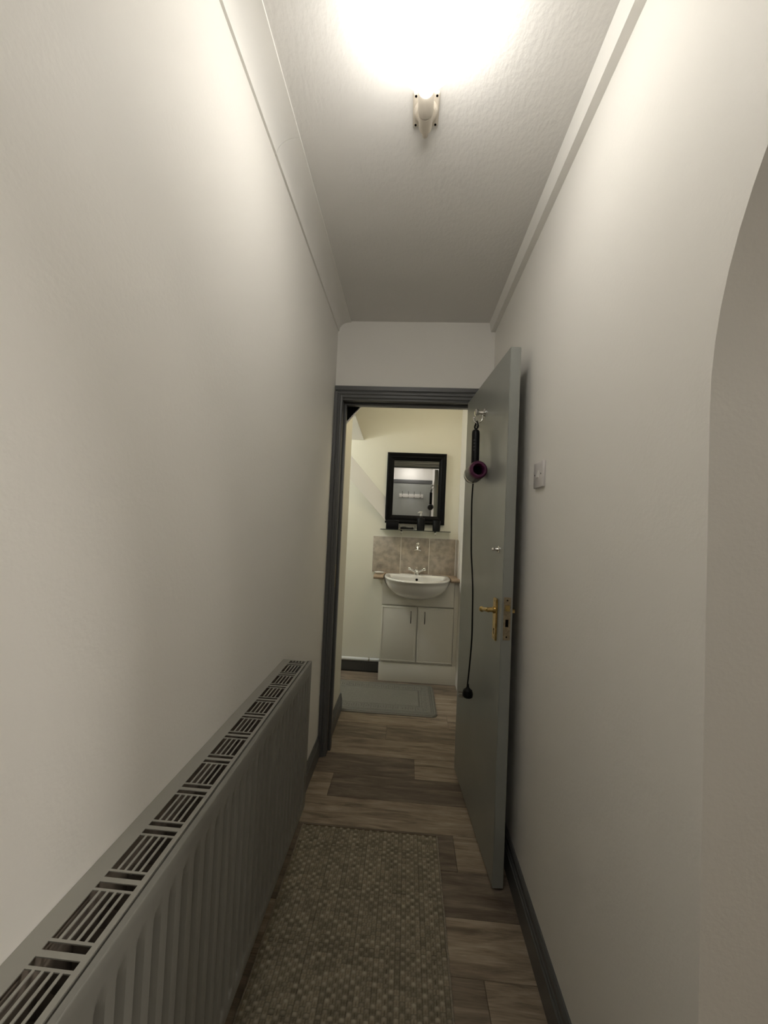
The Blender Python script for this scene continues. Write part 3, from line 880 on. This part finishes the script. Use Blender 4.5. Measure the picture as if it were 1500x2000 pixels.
# chrome wall hook on the tiles
wh = thing('wall_tap', (0.095, 3.42, 1.10), 'small chrome wall outlet with a ball knob on the middle tile', 'tap')
b = MB().lathe((0.095, 3.421, 1.118), (0, -1, 0), [(0, 0.018), (0.004, 0.018), (0.007, 0.011), (0.030, 0.010), (0.036, 0.006)], 18)
b.tube([(0.095, 3.395, 1.118), (0.095, 3.388, 1.105), (0.095, 3.380, 1.090)], [0.009, 0.009, 0.010], 12)
b.build('body', CHROME, wh)
MB().sphere((0.096, 3.392, 1.140), 0.0185, 20, 12).build('ball_knob', CHROME, wh)
b = MB().tube([(0.066, 3.382, 1.082), (0.080, 3.381, 1.088), (0.095, 3.380, 1.090), (0.112, 3.381, 1.086), (0.126, 3.382, 1.080)], [0.004, 0.006, 0.008, 0.006, 0.004], 10)
b.build('cross_handle', CHROME, wh)
# soap dish
sd_ = thing('soap_dish', (-0.228, 3.315, 0.872), 'oval white soap dish on the left end of the worktop', 'soap dish')
def oval(a, c_, z, n=32): return [(-0.2285 + a*math.cos(2*PI*i/n), 3.315 + c_*math.sin(2*PI*i/n), z) for i in range(n)]
MB().loft([oval(0.026, 0.018, 0.8722), oval(0.036, 0.027, 0.876), oval(0.0425, 0.034, 0.886), oval(0.0425, 0.034, 0.889), oval(0.039, 0.030, 0.888), oval(0.030, 0.022, 0.879)]).build('dish', CERAMIC, sd_, angle=60)
MB().loft([oval(0.022, 0.014, 0.8795), oval(0.027, 0.018, 0.884), oval(0.026, 0.017, 0.890), oval(0.016, 0.010, 0.893)]).build('soap', WHITEPLASTIC, sd_, angle=60)

# splashback tiles
spl = MB().box(-0.301, 0.4445, YB-0.0085, YB, 0.872, 1.196).build('splashback', GROUT)
tag(spl, 'row of three mottled beige stone tiles behind the basin', 'splashback')
for (xa, xb) in ((-0.299, -0.0550), (-0.0490, 0.1952), (0.2012, 0.4250)):
    MB().box(xa, xb, YB-0.0105, YB-0.004, 0.874, 1.190, bev=0.0015).build('tile', TILE, spl)
MB().box(XR-0.0085, XR, 3.262, YB-0.012, 0.874, 1.190, bev=0.0015).build('tile', TILE, spl)
MB().box(XR-0.011, XR, 3.250, 3.262, 0.872, 1.200, bev=0.002).build('edge_trim', WHITEPLASTIC, spl)
MB().box(0.4255, 0.4360, YB-0.0125, YB-0.004, 0.872, 1.190, bev=0.002).build('corner_trim', WHITEPLASTIC, spl)

# ------------------------------------------------------------------ mirror, shelf and what stands on it
mir = thing('mirror', (0.057, YB, 1.62), 'black framed rectangular mirror on the bathroom wall above the shelf', 'mirror')
mx0, mx1, mz0, mz1 = -0.204, 0.319, 1.312, 1.942
gx0, gx1, gz0, gz1 = -0.142, 0.255, 1.386, 1.872
fprof = [(0.0, 0.0), (0.0, 0.026), (0.012, 0.030), (0.028, 0.024), (0.040, 0.026), (0.048, 0.018), (0.066, 0.012), (0.066, 0.004)]
rings = []
for t, d in fprof:
    f = t/0.066
    xa = mx0 + (gx0-mx0)*f; xb = mx1 + (gx1-mx1)*f; za = mz0 + (gz0-mz0)*f; zb = mz1 + (gz1-mz1)*f
    rings.append([(xa, YB-d, za), (xb, YB-d, za), (xb, YB-d, zb), (xa, YB-d, zb)])
MB().loft(rings, False, False).build('frame', BLACKFRAME, mir, angle=20)
MB().box(gx0-0.004, gx1+0.004, YB-0.009, YB-0.004, gz0-0.004, gz1+0.004).build('mirror_glass', MIRROR, mir)

sh = thing('glass_shelf', (0.066, 3.38, 1.258), 'thin glass shelf on two chrome brackets under the mirror', 'shelf')
SZ = 1.259
MB().box(-0.236, 0.368, 3.325, YB-0.003, SZ-0.006, SZ, bev=0.001).build('shelf_plate', GLASS, sh)
MB().box(-0.236, 0.368, 3.3225, 3.3252, SZ-0.0055, SZ-0.0005).build('shelf_edge', mat('dark_glass_edge', (0.03, 0.035, 0.03), 0.2), sh)
for xx in (-0.056, 0.243):
    b = MB().lathe((xx, YB, SZ-0.018), (0, -1, 0), [(0, 0.012), (0.004, 0.012), (0.006, 0.007), (0.050, 0.006), (0.053, 0.008), (0.060, 0.008), (0.062, 0.004)], 14)
    b.tube([(xx, YB-0.056, SZ-0.016), (xx, YB-0.060, SZ-0.030), (xx, YB-0.050, SZ-0.042)], [0.004, 0.0045, 0.002], 8)
    b.build('bracket', CHROME, sh)
def rbox(b, x0, x1, y0, y1, z0, z1, r): return b.box(x0, x1, y0, y1, z0, z1, bev=r, seg=3)
tb = thing('storage_box', (-0.134, 3.365, SZ), 'wide black box at the left end of the glass shelf', 'box')
rbox(MB(), -0.189, -0.080, 3.335, 3.395, SZ, SZ+0.062, 0.004).build('body', BLACKPLASTIC, tb)
rbox(MB(), -0.191, -0.078, 3.333, 3.397, SZ+0.0625, SZ+0.076, 0.004).build('lid', BLACKPLASTIC, tb)
tr = thing('soap_tray', (-0.006, 3.365, SZ), 'clear acrylic tray with a black brush between box and dispenser', 'tray')
b = MB().box(-0.076, 0.066, 3.338, 3.396, SZ, SZ+0.004).box(-0.076, -0.071, 3.338, 3.396, SZ+0.004, SZ+0.038).box(0.061, 0.066, 3.338, 3.396, SZ+0.004, SZ+0.038).box(-0.076, 0.066, 3.391, 3.396, SZ+0.004, SZ+0.038)
b.build('acrylic_tray', ACRYLIC, tr)
b = MB().box(-0.064, 0.054, 3.345, 3.385, SZ+0.0045, SZ+0.017, bev=0.003)
for i in range(9):
    b.cyl((-0.056+0.0125*i, 3.352, SZ+0.017), (-0.056+0.0125*i, 3.352, SZ+0.024+0.003*math.sin(i*0.8)), 0.0055, n=8)
b.build('nail_brush', BLACKPLASTIC, tr)
ds = thing('soap_dispenser', (0.113, 3.365, SZ), 'black bottle soap dispenser with clear pump before the mirror frame', 'soap dispenser')
MB().lathe((0.113, 3.365, SZ), (0, 0, 1), [(0, 0.031), (0.003, 0.034), (0.096, 0.034), (0.106, 0.030), (0.110, 0.018)], 28).build('bottle', BLACKPLASTIC, ds)
MB().lathe((0.113, 3.365, SZ+0.106), (0, 0, 1), [(0, 0.036), (0.003, 0.036), (0.004, 0.012), (0.020, 0.012), (0.022, 0.005), (0.042, 0.005)], 24).build('collar', ACRYLIC, ds)
b = MB().lathe((0.113, 3.365, SZ+0.126), (0, 0, 1), [(0, 0.010), (0.010, 0.0065), (0.026, 0.006), (0.028, 0.011), (0.038, 0.010)], 16)
b.tube([(0.113, 3.365, SZ+0.158), (0.098, 3.352, SZ+0.158), (0.086, 3.342, SZ+0.153)], [0.006, 0.0055, 0.004], 8)
b.build('pump', WHITEPLASTIC, ds)
tu = thing('tumbler', (0.249, 3.365, SZ), 'black tumbler at the right end of the glass shelf', 'tumbler')
MB().lathe((0.249, 3.365, SZ), (0, 0, 1), [(0, 0.029), (0.003, 0.032), (0.088, 0.034), (0.090, 0.033), (0.088, 0.030), (0.010, 0.028)], 28).build('cup', BLACKPLASTIC, tu)

# white pipe along the bathroom skirting
pp = thing('pipe', (-0.6, 3.395, 0.11), 'white painted pipe running above the skirting to the vanity', 'pipe')
MB().cyl((-1.55, 3.398, 0.108), (-0.197, 3.398, 0.108), 0.0150, n=18).build('pipe_run', PIPEW, pp)
for xx in (-0.29, -0.95):
    b = MB().lathe((xx-0.006, 3.398, 0.108), (1, 0, 0), [(0, 0.0150), (0.0005, 0.0175), (0.0115, 0.0175), (0.012, 0.0150)], 18)
    b.box(xx-0.006, xx+0.006, 3.408, 3.4295, 0.102, 0.114)
    b.build('pipe_clip', CHROME, pp)
# bathroom lamps (out of view)
bl = thing('bathroom_lamp', (0.24, 2.52, ZC), 'round warm flush lamp on the bathroom ceiling above the basin', 'lamp')
MB().lathe((0.24, 2.52, ZC), (0, 0, -1), [(0, 0.105), (0.018, 0.105), (0.022, 0.098)], 32).build('base', WHITEPLASTIC, bl)
MB().lathe((0.24, 2.52, ZC-0.020), (0, 0, -1), [(0, 0.096), (0.022, 0.090), (0.042, 0.066), (0.052, 0.030), (0.054, 0.002)], 32).build('glass_dome', BATHBULB, bl)
HX, HY = 1.90, 0.0
hl = thing('hall_lamp', (HX, HY, ZC), 'globe pendant lamp in the room beyond the arch', 'lamp')
MB().lathe((HX, HY, ZC), (0, 0, -1), [(0, 0.045), (0.012, 0.045), (0.022, 0.030)], 24).build('ceiling_rose', WHITEPLASTIC, hl)
MB().cyl((HX, HY, ZC-0.02), (HX, HY, 2.38), 0.004, n=8).build('flex', WHITEPLASTIC, hl)
MB().sphere((HX, HY, 2.30), 0.095, 32, 18).build('globe', HALLBULB, hl)
rl_ = thing('rear_lamp', (0.0, -0.42, ZC), 'round flush lamp on the corridor ceiling behind the camera', 'lamp')
MB().lathe((0.0, -0.42, ZC), (0, 0, -1), [(0, 0.150), (0.014, 0.150), (0.018, 0.142)], 36).build('base', WHITEPLASTIC, rl_)
MB().lathe((0.0, -0.42, ZC-0.016), (0, 0, -1), [(0, 0.138), (0.022, 0.130), (0.044, 0.095), (0.054, 0.045), (0.056, 0.002)], 36).build('glass_dome', REARBULB, rl_)
h2 = thing('hall_fill_lamp', (2.5, 0.64, ZC), 'added unseen fill lamp, large and round, in the room beyond the arch', 'lamp')  # unseen lamp, added as soft fill for the corridor through the arch
MB().lathe((2.5, 0.64, ZC), (0, 0, -1), [(0, 0.215), (0.018, 0.215), (0.022, 0.205)], 36).build('base', WHITEPLASTIC, h2)
MB().lathe((2.5, 0.64, ZC-0.020), (0, 0, -1), [(0, 0.200), (0.030, 0.190), (0.060, 0.140), (0.075, 0.070), (0.078, 0.002)], 36).build('glass_dome', HALLFILLBULB, h2)
al = thing('alcove_lamp', (-1.38, 2.78, ZC), 'round cool flush lamp on the ceiling of the hidden bathroom end', 'lamp')
MB().lathe((-1.38, 2.78, ZC), (0, 0, -1), [(0, 0.085), (0.018, 0.085), (0.022, 0.078)], 32).build('base', WHITEPLASTIC, al)
MB().lathe((-1.38, 2.78, ZC-0.020), (0, 0, -1), [(0, 0.076), (0.020, 0.070), (0.036, 0.050), (0.044, 0.022), (0.045, 0.002)], 32).build('glass_dome', ALCBULB, al)

# ------------------------------------------------------------------ the grey door behind the camera, seen in the mirror
d2 = thing('door_2', (0.06, YE, 0), 'grey door behind the camera with a white rail of hooks, seen in the mirror', 'door', kind='structure')
MB().box(-0.36, 0.43, YE, YE+0.030, 0.006, 2.105, bev=0.002).build('door_leaf', GREY, d2)
b = MB().box(-0.43, 0.4445, YE, YE+0.036, 2.112, 2.185, bev=0.004).box(-0.43, -0.366, YE, YE+0.036, 0, 2.112, bev=0.004)
b.build('architrave', GREYFRAME, d2)
rl = MB().box(-0.19, 0.275, YE+0.030, YE+0.044, 1.835, 1.905, bev=0.003).build('hook_rail', WHITEPLASTIC, d2)
for i in range(4):
    xx = -0.130 + 0.115*i
    pts = [(xx, YE+0.044, 1.845), (xx, YE+0.060, 1.825), (xx, YE+0.078, 1.835), (xx, YE+0.080, 1.850)]
    b = MB().tube(catmull(pts, 4), 0.005, 8)
    b.tube(catmull([(xx, YE+0.044, 1.880), (xx, YE+0.066, 1.895), (xx, YE+0.084, 1.940)], 4), 0.005, 8)
    b.sphere((xx, YE+0.084, 1.942), 0.008, 10, 6)
    b.build('hook', SILVER, rl)
